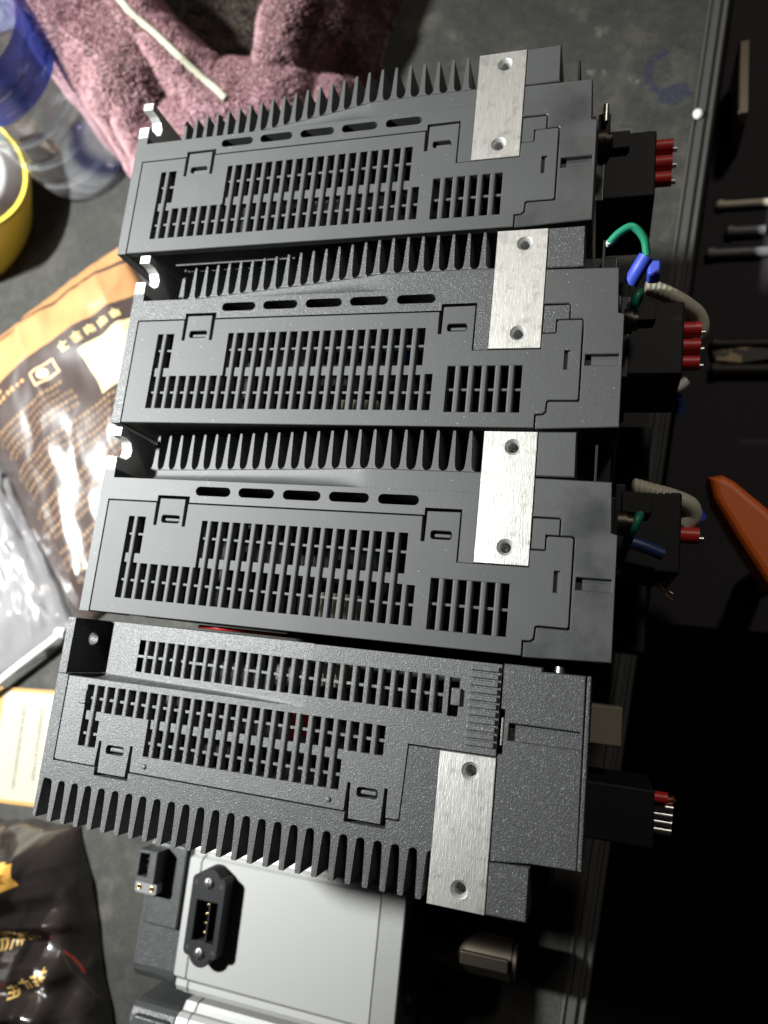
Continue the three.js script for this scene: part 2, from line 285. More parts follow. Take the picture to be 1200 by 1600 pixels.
  const cp = mesh('front_cap', ext(poly(capP, [rect(136.9, 145.1, -20, -17)]), T + 0.05, 14, 0.22), cap, g);
  mesh('recess_floor', bx(136.5, 145.4, 146, T - 1.5, -20.4, -16.6, 0), cap, cp);
  // ---- body below
  mesh('side_wall', bx(-0.1, 125, 0, 147.3, -1.3, -0.15, 0.1), M.black, g);
  for (let k = 0; k < 5; k++) mesh('louvre', bx(13 + k * 1.2, 56, 140.5 - 4.2 * k, 141.3 - 4.2 * k, -0.3, 0.25, 0.15), cast, g);
  mesh('chassis', bx(0.2, 125, 0, 127, -40.5, -1.4, 0), M.inside, g);
  mesh('circuit_board', bx(0.6, 124.6, 127.1, 128, -40, -1.6, 0), M.pcb, g);
  caps(g, [['capacitor', 46, -26, 9, 9, 14, M.grey], ['capacitor', 58, -22, 12, 7, 13, M.grey], ['relay', 36, -14, 10, 8, 12, M.black], ['capacitor', 84, -25, 3, 4, 16, M.navy], ['transformer', 66, -12, 12, 8, 10, M.cream], ['heat_spreader', 104, -16, 14, 10, 8, M.inside]]);
  mesh('front_panel', join(bx(125.4, 145.2, 0, 135.8, -43.8, -0.8, 0.4), bx(125.4, 143.6, 4, 135.7, -55.6, -43.8, 0.4)), M.gloss, g);
  mesh('edge_bracket', bx(139.6, 140.3, 60, 145.5, -55, -44.6, 0.15), M.black, g);
  mesh('rating_strip', bx(145.3, 145.8, 70, 143, -21, -5, 0.1), M.cream, g);
  const plug = screwTerminal(g, 146, 120, -49.5, 23);
  mesh('terminal_plug', bx(145.3, 158, 30, 62, -30, -6, 0.8), M.black, g);
  return { g, cp, plug };
}

// three drives with their heat sinks towards the far side
const dA = [[-153.6, 0, -117.05], [-144.1, 0, -59.66], [-143.2, 0, -1.99]];
const d1 = driveA('black drive nearest the pink towel, smooth vented cover', dA[0], 0.0053, { cover: M.cover, cast: M.cast, cap: M.cap });
const d2 = driveA('black drive with a green wire and blue sleeve at its front', dA[1], 0.0009, { cover: M.coverDusty, cast: M.castSand, cap: M.coverDusty });
const d3 = driveA('black drive directly above the flipped drive that has its fins facing the motor', dA[2], 0, { cover: M.cover, cast: M.cast, cap: M.cap });
// ferrule sleeves in the plugs
for (const [d, n, s] of [[d1, 3, 3], [d2, 3, 3], [d3, 1, 3]]) for (let k = 0; k < n; k++) {
  const z = (d === d3 ? -38.5 : d === d2 ? -43 : -47.5) + 4.6 * k, y = 114 - 1.6 * k;
  const f = mesh('wire_sleeve', cyl(165.4, y, z, 2.35, 5.6, 'x', 14), M.red, d.plug); mesh('ferrule', cyl(168.2, y - 0.4, z + 0.8, 0.8, 2.4, 'x', 10), M.steel, f);
}
for (const d of [d1, d2, d3]) {                             // earth screw at the top corner of the front
  const sc = mesh('earth_screw', join(cyl(147.2, 132, -37.5, 3.4, 2.4, 'x', 18), cyl(149, 132, -37.5, 2.6, 1.6, 'x', 18)), M.darkSteel, d.g);
  mesh('screw_slot', bx(149.7, 150.1, 129.8, 134.2, -37.9, -37.1, 0), M.inside, sc);
}
mesh('pin_holder', bx(145.3, 149, 108, 126, -52.5, -40, 0.5), M.black, d1.g);
mesh('earth_pin', cyl(147.6, 128, -50.5, 0.9, 6, 'z', 12), M.steel, d1.g);

// loose wires and ties at the fronts (world millimetres)
{
  const w = thing('earth_wire', 'green wire stub with crimped blue sleeve hooking up between two drives', 'wire', [0, 0, 0]);
  wire(w, 'green_wire', [[6.6, 150, -106.9], [5.6, 152, -110.6], [2.6, 153.4, -113.2], [-0.4, 153, -112], [-3, 152, -109.6]], 1.02, M.green);
  mesh('wire_core', cyl(-3.1, 152.2, -109.5, 0.6, 1.4, 'y', 12), M.white, w);
  const s1 = mesh('blue_sleeve', tube([[3, 146, -101.4], [4.7, 148.5, -103.8], [6.5, 150, -106.6]], 2, 12, 10), M.blue, w);
  mesh('sleeve_wing', bx(7.2, 10.6, 138, 143.5, -109.5, -105, 0.9), M.blue, s1);
  mesh('ring_lug', new THREE.TorusGeometry(2.6, 1.1, 8, 18).rotateY(1.2).translate(5.2, 127, -106), M.green, w);
}
{
  const w = thing('earth_lug', 'green ring lug on the earth screw of the drive above the flipped one', 'wire lug', [0, 0, 0]);
  mesh('lug_ring', new THREE.TorusGeometry(2.7, 1.2, 8, 18).rotateY(1.2).translate(7.4, 131, -39.6), M.green, w);
}
function cableTie(label, pts) {
  const g = thing('cable_tie', label, 'cable tie', [0, 0, 0], 0, 'nylon cable ties at the drive fronts');
  const c = new THREE.CatmullRomCurve3(pts.map((p) => new THREE.Vector3(...p)));
  mesh('strap', new THREE.TubeGeometry(c, 40, 2.5, 10), M.nylon, g);
  for (let k = 0; k < 7; k++) { const p = c.getPoint(0.02 + k * 0.055); mesh('tooth', new THREE.SphereGeometry(2.75, 12, 8).scale(0.5, 1, 1).translate(p.x, p.y, p.z), M.nylon, g); }
}
cableTie('curled cream nylon tie beside the green wire', [[8.5, 112, -118.5], [14, 111, -116.5], [20, 109, -113.6], [24.2, 106, -111], [25, 104, -107.6], [23, 103, -105]]);
cableTie('curled cream nylon tie beside the orange handle', [[7, 118, -53], [12, 117.5, -51.8], [18, 117, -50.4], [22.3, 116, -48.6], [23.2, 114, -46.2], [21, 113, -43.6]]);
{
  const w = thing('blue_wire', 'short dark blue wire at the front of the third drive', 'wire', [0, 0, 0]);
  wire(w, 'insulation', [[4.6, 128, -35.6], [9, 127.6, -34.6], [14.8, 126.5, -32.7]], 1.75, M.navy);
  const c = mesh('blue_cap', tube([[22, 100, -52], [25, 100, -50.5], [27, 99, -48]], 2.2, 8, 10), M.blue, w);
  for (let k = 0; k < 3; k++) mesh('strand', tube([[14, 98, -31 + k], [18, 99 - k, -28 + k * 1.4], [20, 98, -27.5 + 2 * k]], 0.3, 6, 5), k === 1 ? M.steel : M.copper, c);
}
{
  const w = thing('wire_end', 'pale wire end poking out below the second drive plug', 'wire', [0, 0, 0]);
  wire(w, 'sheath', [[17, 92, -92], [20, 92, -93], [22.6, 92, -95.5]], 1.7, M.white); mesh('sleeve', tube([[20.4, 90, -91], [21.4, 88, -88.5], [21.6, 87, -86]], 1.5, 8, 8), M.navy, w);
}

{
  const w = thing('red_wire', 'red wire lying in the gap behind the flipped drive', 'wire', [0, 0, 0]);
  wire(w, 'insulation', [[-132, 2, -0.6], [-122, 60, -0.7], [-112, 141, -0.8], [-100, 143.5, -0.8], [-92, 136, -0.8], [-84, 60, -0.8], [-80, 2, -0.8]], 0.5, M.red);
}
// ---- the fourth drive lies the other way round: fins towards the near side
{
  const g = thing('servo_drive', 'black sand-textured drive turned the other way, fins facing the motor', 'servo drive', [-150, 0, 0], 0, 'servo drives lined up on the table');
  const cover = M.coverSand, cast = M.castSand;
  // cast heat sink with fins towards +z
  const web = [[0, 16.7], [3.6, 16.7], [3.6, 40.5], [17.7, 40.5], [17.7, 42.6], [28.6, 42.6], [28.6, 40.5], [91.5, 40.5], [91.5, 42.7], [102.2, 42.7], [102.2, 40.5], [105.6, 40.5], [106.2, 22.5], [113.9, 22.5], [113.9, 45.6], [0, 45.6]];
  mesh('heat_sink', ext(poly(web), T, 20, 0.03), cast, g);
  const finG = finGeo(1, 11.2, 128, 1.02, 0.62);
  for (let k = 0; k <= 24; k++) mesh('fin', finG, cast, g, [5.75 + 4.42 * k, T, 45.6]);
  mesh('end_fin', ext(poly([[0, 45.5], [1.9, 45.5], [1.7, 46.6], [1.2, 56.2], [0, 56.2]]), T, 140, 0.15), cast, g);
  mesh('fin_wall', bx(0, 113.9, 0, 131, 41, 45.4, 0), cast, g);
  mesh('machined_strip', stripGeo(114, 127.7, 22.5, 57.2, [[121.8, 26.3], [121.5, 52.8]]), M.alu, g);
  threadedHole(121.8, 26.3, g, M.aluTab); threadedHole(121.5, 52.8, g, M.aluTab);
  mesh('strip_body', bx(114, 127.7, 2, 139.8, 22.6, 57.1, 0.2), cast, g);
  mesh('corner_block', ext(poly([[127.8, 45.8], [137.1, 45.3], [137.1, 57], [127.8, 57.1]]), T, 146, 0.3), cast, g);
  // back plate with a round hole
  const bp = new THREE.Shape([[0.5, 0], [0.5, T - 0.1], [16.4, T - 0.1], [16.4, 129.8], [45, 129.8], [45, 0]].map(V2)); bp.holes.push(new THREE.Path(circ(6.2, 140.5, 2.1, 24).map(V2)));
  const bg = new THREE.ExtrudeGeometry(bp, { depth: 2.6, bevelEnabled: false }); bg.rotateY(-Math.PI / 2); mesh('back_plate', bg, cast, g, [2.6, 0, 0]);
  // cover plate: the far band sinks towards the back corner
  const dip = (x) => 7 * Math.pow(Math.max(0, 1 - Math.max(0, x - 11) / 67), 1.25);
  const win = [[10.9, 18.7], [99.8, 18.7], [99.8, 25.9], [89.2, 25.9], [89.2, 35.6], [32.2, 35.6], [32.2, 25.9], [16.6, 25.9], [16.6, 35.5], [10.9, 35.5]];
  const win1 = rect(21.7, 113.6, 4.85, 13.95), hook = rect(114.9, 117.5, 5, 14.3);
  const plate = [[4, 17], [78, 16.9], [78, 0.6], [127.5, 0.6], [127.5, 22.1], [105.9, 22.1], [105.3, 39.8], [104.9, 40.1], [102, 40.1], [101.9, 33.4], [101.1, 33.4], [100.8, 41.8], [92.5, 41.8], [92.2, 33.4], [91.4, 33.4], [91.1, 40.1], [28.9, 40.1], [28.7, 33.4], [27.9, 33.4], [27.6, 41.7], [18.8, 41.7], [18.5, 33.4], [17.7, 33.4], [17.4, 40.1], [4.3, 40.1], [4, 39.8]];
  // the band's vents run past the step, so the plate's own part of that window is cut here
  const pl = plate.map((p) => p.slice()); pl.splice(2, 1, [78, 13.95], [113.6, 13.95], [113.6, 4.85], [78, 4.85], [78, 0.6]);
  const cv = mesh('cover', ext(poly(pl, [win, hook, rrect(20.3, 26.1, 34.1, 36.5, 0.8), rrect(94, 99.5, 34, 36.4, 0.8)]), T, 2.6, 0.03), cover, g);
  // sunken band of the cover (x 11 .. 78), in two rails either side of its vents, and its root
  const rail = (z0, z1, x0, x1) => surf(30, 6, (s, t) => { const x = x0 + (x1 - x0) * s, z = z0 + (z1 - z0) * t; return [x, T - dip(x), z]; });
  const skirt = (z, x0, x1) => surf(30, 1, (s, t) => { const x = x0 + (x1 - x0) * s; return [x, T - dip(x) - 3 * t, z]; });
  const stepW = surf(34, 6, (s, t) => { const x = 11 + 67 * s, d = dip(x), q = t; return [x, T - d + d * (1 - Math.sqrt(1 - q * q)), 15.6 + 1.35 * t]; });
  mesh('band_rail', join(rail(0.5, 4.85, 11, 78), skirt(0.5, 11, 78), skirt(4.85, 11, 78)), cover, cv);
  mesh('band_rail', join(rail(13.95, 15.6, 11, 78), skirt(13.95, 11, 78), stepW), cover, cv);
  mesh('band_rail', rail(4.85, 13.95, 11, 21.7), cover, cv);
  const corner = surf(10, 2, (s, t) => { const a = s * Math.PI / 2; return [11.05 - 3.4 * Math.sin(a) * 0.6, T - 7 - 14 * (1 - Math.cos(a)), 0.5 + 16 * t]; });
  mesh('band_end', corner, cover, cv);
  const P = 3.455, bandS = slatGeo(4.8, 14, 1.5);
  for (let k = 1; k <= 26; k++) { const x = 21.7 + P * k - 0.7; mesh('slat', bandS, cover, cv, [x, -dip(x), 0]); }
  for (let k = 0; k < 5; k++) { const x0 = 21.7 + k * 18.38; mesh('cross_bar', bx(x0, x0 + 18.4, T - 1.9 - dip(x0 + 9), T - 0.85 - dip(x0 + 9), 9.1, 9.9, 0.1), cover, cv); }
  const fullS = slatGeo(18.65, 35.6), topS = slatGeo(18.65, 25.95);
  for (let k = 1; k <= 25; k++) mesh('slat', k === 1 || (k >= 7 && k <= 22) ? fullS : topS, cover, cv, [10.9 + 3.472 * k - 0.7, 0, 0]);
  mesh('middle_bar', bx(10.8, 16.7, 147.2, T - 0.7, 25.9, 28.4, 0.15), cover, cv); mesh('middle_bar', bx(32.1, 89.3, 147.2, T - 0.7, 25.9, 28.4, 0.15), cover, cv);
  mesh('cross_bar', bx(10.9, 99.8, T - 1.9, T - 0.85, 22, 22.8, 0.1), cover, cv); mesh('cross_bar', bx(32.2, 89.2, T - 1.9, T - 0.85, 31.7, 32.5, 0.1), cover, cv); mesh('cross_bar', bx(10.9, 16.6, T - 1.9, T - 0.85, 31.7, 32.5, 0.1), cover, cv);
  mesh('latch_tongue', bx(20.8, 25.6, 146, 149, 34.8, 36, 0.4), cover, cv); mesh('latch_tongue', bx(94.5, 99, 146, 149, 34.7, 35.9, 0.4), cover, cv);
  mesh('hook_tab', bx(115.7, 118.1, 147, T + 0.9, 7.4, 11.6, 0.3), cover, cv); mesh('hook_tab', bx(8.9, 11.2, 147, T + 0.5, 20.4, 24.2, 0.3), cover, cv);
  for (const x of [33.2, 86.9]) mesh('rivet', new THREE.SphereGeometry(0.75, 10, 6).scale(1, 0.6, 1).translate(x, T, 38.2), cover, cv);
  mesh('grip_pad', bx(119.6, 127.3, T - 1, T + 0.03, 0.9, 21.2, 0), cover, cv);
  for (let k = 0; k < 11; k++) mesh('grip_bar', bx(120, 126.9, T - 0.5, T + 0.7, 1.3 + 1.78 * k, 2.62 + 1.78 * k, 0.2), cover, cv);
  // front cap
  const capP = [[128, 0.3], [137.1, 0.3], [137.1, 1.3], [147.2, 1.2], [147.4, 44.2], [137.1, 44.5], [128, 45.5], [128, 21.6], [129, 21.4], [129, 11.2], [128, 11]];
  const cp = mesh('front_cap', ext(poly(capP, [rect(130.2, 146.6, 14.1, 18.1)]), T + 0.05, 14, 0.22), M.castSand, g);
  mesh('recess_floor', bx(129.9, 147, 146, T - 1.5, 13.8, 18.4, 0), M.castSand, cp);
  mesh('edge_rim', bx(147.5, 148.5, 100, T + 0.2, 1.1, 44.2, 0.3), M.castSand, g);
  mesh('spring_clip', bx(128.3, 128.8, 140, T - 0.2, 13, 19.5, 0.1), M.steel, g);
  mesh('rim_screw', cyl(141, 147, 0.4, 1.2, 1.4, 'z', 12), M.steel, g);
  // body
  mesh('side_wall', bx(2.8, 125, 0, 134, 0.5, 1.6, 0.1), M.black, g);
  mesh('chassis', bx(2.8, 125, 0, 125, 1.7, 40.8, 0), M.inside, g);
  mesh('circuit_board', bx(3, 124.6, 125.1, 126, 1.8, 40, 0), M.pcb, g);
  for (const [n, x, z, w, d, h, m] of [['capacitor', 60, 6, 10, 7, 10, M.grey], ['capacitor', 74, 6, 8, 6, 9, M.cream], ['wire_loom', 68, 19, 3, 8, 14, M.red], ['coil', 40, 28, 12, 7, 12, M.inside], ['relay', 82, 20, 10, 8, 14, M.black]]) mesh(n, bx(x, x + w, 126, 126 + h, z, z + d, 0.5), m, g);
  mesh('front_panel', join(bx(125.2, 147, 0, 135.8, 1.4, 44, 0.4), bx(125.2, 141, 4, 135.7, 44, 55.6, 0.4)), M.gloss, g);
  mesh('signal_socket', bx(147.2, 157.4, 84, 96, 9.5, 21, 0.6), M.buff, g);
  const pg = mesh('terminal_plug', bx(147.2, 167, 66, 100, 31, 47, 0.8), M.black, g);
  mesh('wire_sleeve', cyl(168.5, 98, 33, 1.6, 4, 'x', 12), M.red, pg);
  for (let k = 0; k < 4; k++) mesh('ferrule', cyl(169.5, 95 - k * 1.2, 36 + 2.3 * k, 1.15, 5.5, 'x', 10), M.steel, pg);
  wire(g, 'stranded_end', [[167, 94, 34.5], [170, 95.5, 34], [172.5, 96, 33.2]], 1.1, M.copper);
}

// ---------------------------------------------------------------- motors
function motor(label, pos) {
  const g = thing('servo_motor', label, 'motor', pos, 0, 'silver servo motors in front of the drives');
  // body profile across the shaft: flat faces, notched round corners
  const q = [[-20.5, 30], [20.5, 30], [21.5, 29.2], [22.3, 27.2], [24.2, 27.6], [26.4, 26.7], [27.6, 24.8], [27.4, 22.6], [28.6, 21.6], [30, 20.5]];
  const prof = []; for (let k = 0; k < 4; k++) { const c = Math.cos(-k * Math.PI / 2), s = Math.sin(-k * Math.PI / 2); for (const [a, b] of q) prof.push([a * c - b * s, a * s + b * c]); }
  const barrel = (p, x0, x1, bev) => { const e = new THREE.ExtrudeGeometry(new THREE.Shape(p.slice().reverse().map(V2)), { depth: x1 - x0 - 2 * bev, bevelEnabled: bev > 0, bevelSize: bev, bevelThickness: bev, bevelOffset: -bev, bevelSegments: 1 }); e.rotateY(Math.PI / 2); e.translate(x0 + bev, 30, 0); return uvBox(e); };
  mesh('body', barrel(prof, -142.2, -70.2, 0.25), M.motor, g);
  mesh('end_bell', barrel(prof.map(([a, b]) => [a * 0.995, b * 0.995]), -148, -142.4, 0.6), M.motor, g);
  const sq = rrect(-30, 30, -30, 30, 5);
  mesh('flange', barrel(sq, -70, -61, 0.4), M.flange, g);
  mesh('pilot', cyl(-59.5, 30, 0, 25, 3, 'x', 48), M.darkSteel, g);
  const sh = mesh('shaft', join(cyl(-42, 30, 0, 7, 33, 'x', 32), cyl(-24.6, 30, 0, 6.3, 1.8, 'x', 32)), M.darkSteel, g);
  mesh('key', bx(-44, -26, 36.2, 38.2, -2.4, 2.4, 0.6), M.darkSteel, sh);
  for (const [dy, dz] of [[22, 22], [-22, 22], [22, -22], [-22, -22]]) mesh('tie_bolt', join(cyl(-151.5, 30 + dy, dz, 3, 7, 'x', 16), cyl(-156, 30 + dy, dz, 2.2, 2.4, 'x', 6)), M.flange, g);
  // encoder housing
  const en = rrect(-27, 27, -27, 27, 6);
  const e = mesh('encoder_cover', barrel(en, -168, -148.2, 0.8), M.encoder, g);
  mesh('cover_ledge', bx(-165, -150, 55.5, 58.8, -24, 6, 0.8), M.encoder, e);
  mesh('cover_rib', cyl(-158, 49, 21, 6, 18, 'x', 20), M.encoder, e);
  return g;
}
{
  const g = motor('silver motor with a black four-pin socket screwed to its top', [0, 0, 108]);
  // power socket, seen from above
  const s = mesh('power_socket', ext(poly([...rrect(-141.6, -127.5, -18.4, 9.5, 2)], [rect(-138.4, -130, -9.6, 4.2)]), 67.2, 7, 0.35), M.black, g);
  for (const z of [-16.6, 8.2]) mesh('socket_ear', ext(poly(circ(-134.4, z, 4.6, 24)), 67.15, 7, 0.35), M.black, s);
  for (const z of [-16, 8]) { const b = mesh('screw', new THREE.SphereGeometry(2.3, 16, 8, 0, 6.2832, 0, 1.2).scale(1, 0.6, 1).translate(-134.6, 66.9, z), M.steel, s); mesh('screw_cross', join(bx(-136.2, -133, 68, 68.35, z - 0.3, z + 0.3, 0), bx(-134.9, -134.3, 68, 68.34, z - 1.6, z + 1.6, 0)), M.inside, b); }
  mesh('socket_floor', bx(-138.6, -129.8, 60.3, 60.9, -9.8, 4.4, 0), M.inside, s); mesh('key_wall', bx(-133.7, -133.3, 60.5, 66.2, -9.6, 4.2, 0), M.black, s);
  for (let k = 0; k < 4; k++) mesh('pin', bx(-135.9, -135.2, 61, 63.6, -7.8 + 3.2 * k, -7.1 + 3.2 * k, 0.1), M.pin, s);
  for (const [x, z] of [[-139.8, -15.6], [-129.3, -15.6], [-139.8, 6.8], [-129.3, 6.8]]) mesh('corner_hole', cyl(x, 67.1, z, 0.85, 0.4, 'y', 12), M.inside, s);
  // encoder socket
  const t = mesh('encoder_socket', ext(poly(rect(-166.5, -158.3, -22.5, -11), [rect(-165.6, -161.6, -21.2, -13)]), 66.5, 11, 0.25), M.encoder, g);
  mesh('socket_floor', bx(-165.8, -161.4, 58, 60, -21.4, -12.8, 0), M.inside, t);
  for (let k = 0; k < 4; k++) mesh('pin', bx(-164 + 0.9 * (k % 2), -163.6 + 0.9 * (k % 2), 60, 63.5, -18.8 + 1.3 * k, -18.4 + 1.3 * k, 0), M.pin, t);
  const f = mesh('fixing_lug', ext(poly(rrect(-167, -157.4, -11, -6.6, 1.2), [circ(-165, -8.8, 0.8, 12), circ(-159.4, -8.8, 0.8, 12)]), 65, 4, 0.2), M.grey, g);
  for (const x of [-165, -159.4]) mesh('insert', new THREE.TorusGeometry(0.85, 0.3, 6, 14).rotateX(Math.PI / 2).translate(x, 65.1, -8.8), M.brass, f);
}
motor('second silver motor at the bottom edge of the picture', [2, 0, 170]);

// ---------------------------------------------------------------- pouches, card, tape, bottle, towel
function glyph(g, x, y, s, color) {                          // blurred small print: a few strokes in a square
  g.fillStyle = color; const w = s * 0.13;
  g.fillRect(x, y + s * rr(0.1, 0.25), s * 0.85, w); g.fillRect(x + s * rr(0.3, 0.5), y, w, s * 0.9);
  if (rnd() < 0.8) g.fillRect(x + s * 0.05, y + s * rr(0.45, 0.6), s * 0.75, w); if (rnd() < 0.7) g.fillRect(x + s * rr(0, 0.15), y + s * 0.3, w, s * 0.6);
  if (rnd() < 0.6) g.fillRect(x + s * 0.1, y + s * 0.85, s * 0.7, w); if (rnd() < 0.5) g.fillRect(x + s * 0.7, y + s * 0.4, w, s * 0.5);
}
function canvasTex(w, h, draw) { const c = document.createElement('canvas'); c.width = w; c.height = h; const g = c.getContext('2d'); draw(g, w, h); const t = new THREE.CanvasTexture(c); t.colorSpace = THREE.SRGBColorSpace; return t; }
function pouch(name, label, corners, hFn, mat, nu = 120, nv = 160, base = 1) {
  const [TL, TR, BR, BL] = corners;
  const f = (s, t) => { const x = (TL[0] * (1 - s) + TR[0] * s) * (1 - t) + (BL[0] * (1 - s) + BR[0] * s) * t, z = (TL[1] * (1 - s) + TR[1] * s) * (1 - t) + (BL[1] * (1 - s) + BR[1] * s) * t; const [y, dx, dz] = hFn(s, t); return [x + dx, base + y, z + dz]; };
  const top = surf(nu, nv, f, true), bot = surf(nu, nv, (s, t) => { const p = f(s, 1 - t); return [p[0], base * 0.5, p[2]]; }, true);
  return solo(name, join(top, bot), mat, label, 'pouch');
}
const bagTex = canvasTex(1000, 1520, (g, w, h) => {
  const k = w / 125; g.fillStyle = '#3a302d'; g.fillRect(0, 0, w, h);
  g.fillStyle = '#a0764e'; g.fillRect(0, 3 * k, w, 12 * k); g.fillRect(0, 18.5 * k, w, 27 * k);
  for (let i = 0; i < 9; i++) glyph(g, (50 + 7 * i) * k, 6 * k, 4 * k, '#a97343');
  g.fillStyle = '#f0e3b4'; for (let i = 0; i < 5; i++) glyph(g, (72 + 8 * i) * k, 49.5 * k, 6.4 * k, '#c9b277');
  g.fillStyle = '#bfb083'; g.fillRect(80 * k, 60 * k, 34 * k, 34 * k); 
  g.strokeStyle = '#c7a07a'; g.lineWidth = 1.2 * k; g.strokeRect(52 * k, 56 * k, 14 * k, 9 * k); g.fillStyle = '#d8bd93'; g.beginPath(); g.arc(58 * k, 60.5 * k, 3 * k, 0, 7); g.fill();
  for (let r = 0; r < 24; r++) { const y = (70 + r * 4.6) * k, x0 = rr(12, 20), x1 = r < 6 ? rr(60, 72) : rr(88, 116); if (r % 6 === 5) continue; for (let x = x0; x < x1; x += 2.7) glyph(g, x * k, y, 2.4 * k, r % 3 ? '#7f644a' : '#947554'); }
  g.fillStyle = '#b98d5e'; g.fillRect(20 * k, 49 * k, 12 * k, 2 * k); for (let i = 0; i < 8; i++) glyph(g, (20 + 3.5 * i) * k, 54 * k, 3 * k, '#cfa06a');
});
const crease = (x, y) => 1 - Math.abs(2 * fbm(x, y, 3) - 1);
pouch('snack_pouch', 'brown printed foil pouch with orange bands left of the drives', [[-384, -136], [-286, -219], [-168, -75], [-262, 6]], (s, t) => {
  const e = Math.min(1, Math.min(s, 1 - s) * 7) * Math.min(1, Math.min(t, 1 - t) * 9), b = Math.sqrt(e);
  const w = 6.5 * crease(s * 2.6 + 4, t * 2.3) + 6 * fbm(s * 2.5 + 7, t * 3.4 + 2, 3) + 4.2 * crease(s * 5 + t * 2, t * 3.5 + 3);
  return [b * (11 * Math.sin(Math.PI * Math.pow(s, 0.8)) * (0.6 + 0.4 * Math.sin(Math.PI * t)) + w), 5 * (fbm(t * 5, 3.3) - 0.5), 5 * (fbm(s * 4, 8.1) - 0.5)];
}, phy({ map: bagTex, roughness: 0.36, metalness: 0.0, clearcoat: 0.3, clearcoatRoughness: 0.3, side: THREE.DoubleSide }));
// creased grey film beyond the pouch
pouch('plastic_bag', 'crumpled grey plastic bag beside the white stick', [[-372, -96], [-330, -70], [-262, 12], [-318, 46]], (s, t) => {
  const e = Math.sqrt(Math.min(1, Math.min(s, 1 - s) * 5) * Math.min(1, Math.min(t, 1 - t) * 5));
  return [e * (3 + 7 * crease(s * 2 + 1, t * 3 + 5) + 4 * crease(s * 5 + 3, t * 4)), 8 * (fbm(t * 4 + 2, 1) - 0.5), 8 * (fbm(s * 4, 5) - 0.5)];
}, phy({ color: lin(0.17, 0.165, 0.17), roughness: 0.25, clearcoat: 0.5, clearcoatRoughness: 0.2, side: THREE.DoubleSide }), 80, 80, 0.6);
solo('white_stick', join(tube([[-330, 4, 64], [-304, 8.5, 40], [-270, 9, 11]], 1.9, 20, 8), cyl(-268.5, 9, 9.6, 2.6, 5, 'x', 10)), M.white, 'thin white stick lying across the grey plastic bag', 'stick');
// card with a yellow border
const cardTex = canvasTex(512, 1024, (g, w, h) => {
  g.fillStyle = '#94713a'; g.fillRect(0, 0, w, h); g.fillStyle = '#8a8778'; g.fillRect(34, 34, w - 68, h - 68);
  for (let c = 0; c < 3; c++) for (let r = 0; r < 22 - c * 4; r++) glyph(g, 150 + c * 105, 120 + r * 36 + c * 50, 30, '#46423a');
});
{
  const card = thing('label_card', 'cream card with a yellow border under the left end of the flipped drive', 'card', [-278, 0, 69], 0.06);
  const c = bx(-28, 28, 0.5, 1.3, -29, 29, 0.2), p = c.attributes.position, uv = c.attributes.uv;
  for (let i = 0; i < p.count; i++) uv.setXY(i, (p.getX(i) + 28) / 56, 1 - (p.getZ(i) + 29) / 58);
  mesh('card_sheet', c, std({ map: cardTex, roughness: 0.55 }), card);
}
// black glossy pouch, lower left
const pouch2Tex = canvasTex(1024, 1024, (g, w, h) => {
  g.fillStyle = '#241e1b'; g.fillRect(0, 0, w, h);
  g.translate(545, 70); g.scale(0.54, 0.92);
  g.fillStyle = '#d8a24a'; g.beginPath(); g.moveTo(380, 60); g.lineTo(640, 30); g.lineTo(650, 120); g.lineTo(380, 175); g.fill();
  for (let i = 0; i < 5; i++) glyph(g, 410 + 44 * i, 75 - 3 * i, 40, '#8a5a22');
  for (let i = 0; i < 3; i++) glyph(g, 430 + 70 * i, 330 - 10 * i, 66, '#d9b36a'); for (let i = 0; i < 4; i++) glyph(g, 470 + 62 * i, 520 - 14 * i, 58, '#d9b36a');
  g.strokeStyle = '#7d2a22'; g.lineWidth = 7; g.beginPath(); g.moveTo(650, 330); g.lineTo(690, 380); g.stroke(); g.beginPath(); g.moveTo(760, 440); g.lineTo(850, 560); g.stroke();
  g.fillStyle = '#b8351f'; g.fillRect(380, 560, 50, 40); g.fillRect(380, 800, 70, 60); for (let i = 0; i < 6; i++) glyph(g, 470 + 34 * i, 800 - 20 * i, 30, '#7a4a2a');
  g.strokeStyle = 'rgba(120,104,70,0.5)'; g.lineWidth = 2; g.beginPath(); g.moveTo(700, 350); g.lineTo(930, 780); g.lineTo(700, 900); g.stroke();
});
pouch('black_pouch', 'crumpled glossy black pouch with gold print left of the motor', [[-340, 108], [-243, 104], [-197, 206], [-310, 240]], (s, t) => {
  const e = Math.sqrt(Math.min(1, Math.min(s, 1 - s) * 5.5) * Math.min(1, Math.min(t, 1 - t) * 7));
  const tri = (v) => Math.abs((((v % 1) + 1) % 1) * 2 - 1), wx = s + 0.12 * fbm(s * 3, t * 3, 2), wt = t + 0.12 * fbm(s * 3 + 9, t * 3, 2);
  const w = 15 * tri(wx * 1.7 + wt * 0.9 + 0.2) + 11 * tri(wx * 1.1 - wt * 2.3 + 0.6) + 9 * tri(wx * 4.1 + wt * 1.5) + 7 * tri(wt * 5.2 - wx * 3.1) + 4.5 * tri(wx * 8.1 + wt * 3.4) + 3.5 * tri(wt * 9.3 - wx * 2.7);
  return [e * (8 + w), 7 * (fbm(t * 4, 2.2) - 0.5), 7 * (fbm(s * 4, 6.1) - 0.5)];
}, phy({ map: pouch2Tex, roughness: 0.3, clearcoat: 1, clearcoatRoughness: 0.16, side: THREE.DoubleSide }), 110, 110);

